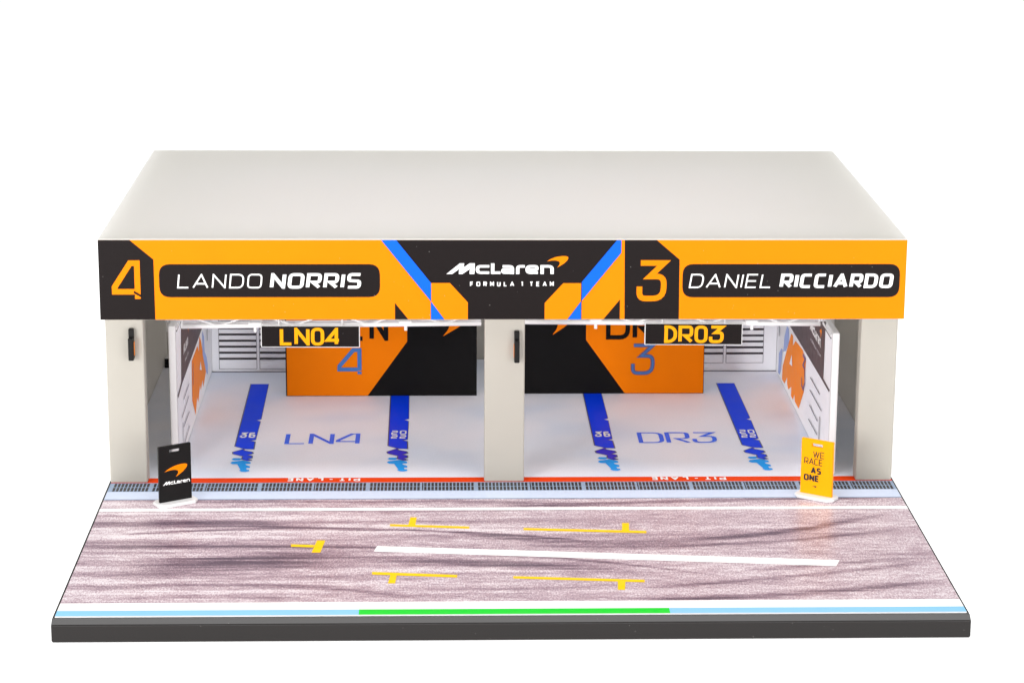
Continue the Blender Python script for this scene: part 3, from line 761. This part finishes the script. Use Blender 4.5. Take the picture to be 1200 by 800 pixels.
# ================================================================ standing signs
def aboard(A, B, zt_, bmat, label, cat, bl, bw, content):
    A = Vector((A[0], A[1], 0)); B = Vector((B[0], B[1], 0)); U = (B-A); W_ = U.length; U.normalize()
    mid = (A+B)/2; nrm = Vector((U.y, -U.x, 0))
    t = thing('standing_sign', label, cat, (mid.x, mid.y, 0), 'standing signs at the drain')
    rot = Matrix((U, Vector((-U.y, U.x, 0)), Vector((0, 0, 1)))).transposed()
    # foot plate with chamfered ends
    L_, D_, c = bl/2, bw/2, .22
    out = [(-L_, -D_+c), (-L_+c, -D_), (L_-c, -D_), (L_, -D_+c), (L_, D_-c), (L_-c, D_), (-L_+c, D_), (-L_, D_-c)]
    bmx = bmesh.new(); vs = [bmx.verts.new(mid+rot @ Vector((x, y, .008))) for x, y in out]; f = bmx.faces.new(vs)
    r = bmesh.ops.extrude_face_region(bmx, geom=[f]); bmesh.ops.translate(bmx, verts=[v for v in r['geom'] if isinstance(v, bmesh.types.BMVert)], vec=(0, 0, .13))
    bmesh.ops.recalc_face_normals(bmx, faces=bmx.faces[:]); bmesh.ops.bevel(bmx, geom=bmx.edges[:], offset=.025, segments=2, affect='EDGES')
    bmx.verts.index_update(); b = MB(); b.bm(bmx, M['white_plastic']); b.build('foot', t)
    # board with a slot handle cut through
    T = .14; z0 = .13; H = zt_-z0; sx, s0, s1 = .24, H-.30, H-.17
    xs = [-W_/2, -sx, sx, W_/2]; zs = [0, s0, s1, H]
    bmx = bmesh.new(); grid = {}
    for i_, x_ in enumerate(xs):
        for j_, z_ in enumerate(zs): grid[i_, j_] = bmx.verts.new(mid+rot @ Vector((x_, -T/2, z_+z0)))
    fs = [bmx.faces.new([grid[i_, j_], grid[i_+1, j_], grid[i_+1, j_+1], grid[i_, j_+1]]) for i_ in range(3) for j_ in range(3) if (i_, j_) != (1, 1)]
    r = bmesh.ops.extrude_face_region(bmx, geom=fs); bmesh.ops.translate(bmx, verts=[v for v in r['geom'] if isinstance(v, bmesh.types.BMVert)], vec=rot @ Vector((0, T, 0)))
    bmesh.ops.recalc_face_normals(bmx, faces=bmx.faces[:])
    sharp = [e for e in bmx.edges if len(e.link_faces) == 2 and e.calc_face_angle(0) > 1]
    bmesh.ops.bevel(bmx, geom=sharp, offset=.018, segments=2, affect='EDGES')
    bmx.verts.index_update(); b = MB(); b.bm(bmx, bmat); b.build('board', t)
    b = MB(); pl = Plane(mid+nrm*T/2-U*W_/2+Vector((0, 0, z0)), U, (0, 0, 1), nrm, .006); content(pl, b, W_, H); b.build('lettering', t)
def c_black(pl, b, W, H):
    swoosh(pl, b, W*.16, W*.88, H*.43, H*.65, M['print_orange']); wordmark(pl, b, W*.10, W*.94, H*.31, H*.37, M['line_white'])
def c_yellow(pl, b, W, H):
    for s, u0, u1, v0, v1, sw, sy in (('WE', .38, .74, .68, .795, .036, .03), ('RACE', .11, .69, .545, .66, .036, .03), ('AS', .33, .65, .385, .50, .075, .06), ('ONE', .11, .60, .245, .36, .075, .06)):
        text(pl, b, s, W*u0, W*u1, H*v0, H*v1, sw, M['ink'], gap=.15, swy=sy)
    swoosh(pl, b, W*.38, W*.53, H*.13, H*.165, M['ink'])
aboard((-14.13, 12.80), (-12.90, 13.56), 2.50, M['black'], 'black standing sign with an orange swoosh on a white foot', 'standing sign', 1.80, .95, c_black)
aboard((12.33, 14.02), (13.53, 13.22), 2.50, M['sign_yellow'], 'yellow standing sign reading WE RACE AS ONE on a white foot', 'standing sign', 1.80, .90, c_yellow)

# ================================================================ light
w = bpy.data.worlds.new('World'); sc.world = w; w.use_nodes = True
bg = w.node_tree.nodes['Background']; bg.inputs[0].default_value = (1, .995, .985, 1); bg.inputs[1].default_value = WORLD if 'WORLD' in globals() else .42
def area(name, loc, tgt, sx, sy, power, col=(1, 1, 1)):
    d = bpy.data.lights.new(name, 'AREA'); d.shape = 'RECTANGLE'; d.size = sx*S; d.size_y = sy*S; d.energy = power; d.color = col
    o = bpy.data.objects.new(name, d); C.objects.link(o); o.location = Vector(loc)*S
    o.rotation_euler = (Vector(tgt)-Vector(loc)).to_track_quat('-Z', 'Y').to_euler(); return o
area('softbox_key', (-60, -78, 23), (2, 26, 2), 36, 30, 9.0, (1, .992, .985))
area('softbox_fill', (52, -86, 19), (0, 26, 2), 60, 34, 5.4, (1, .994, .99))
area('softbox_top', (0, 4, 110), (0, 16, 5), 120, 66, 11.8)

# ================================================================ camera object
cd = bpy.data.cameras.new('camera'); co = bpy.data.objects.new('camera', cd); C.objects.link(co); sc.camera = co
co.matrix_world = Matrix((( rt.x, up.x, -fw.x, CAM.x*S), (rt.y, up.y, -fw.y, CAM.y*S), (rt.z, up.z, -fw.z, CAM.z*S), (0, 0, 0, 1)))
cd.sensor_width = 36; cd.lens = FK/1200*36; cd.shift_x = (600-CX)/1200; cd.shift_y = (CY-400)/1200
cd.clip_start = .01; cd.clip_end = 50
sc.view_settings.view_transform = 'Standard'; sc.view_settings.look = 'None'; sc.view_settings.exposure = 0; sc.view_settings.gamma = 1
sc.cycles.max_bounces = 10; sc.cycles.diffuse_bounces = 6
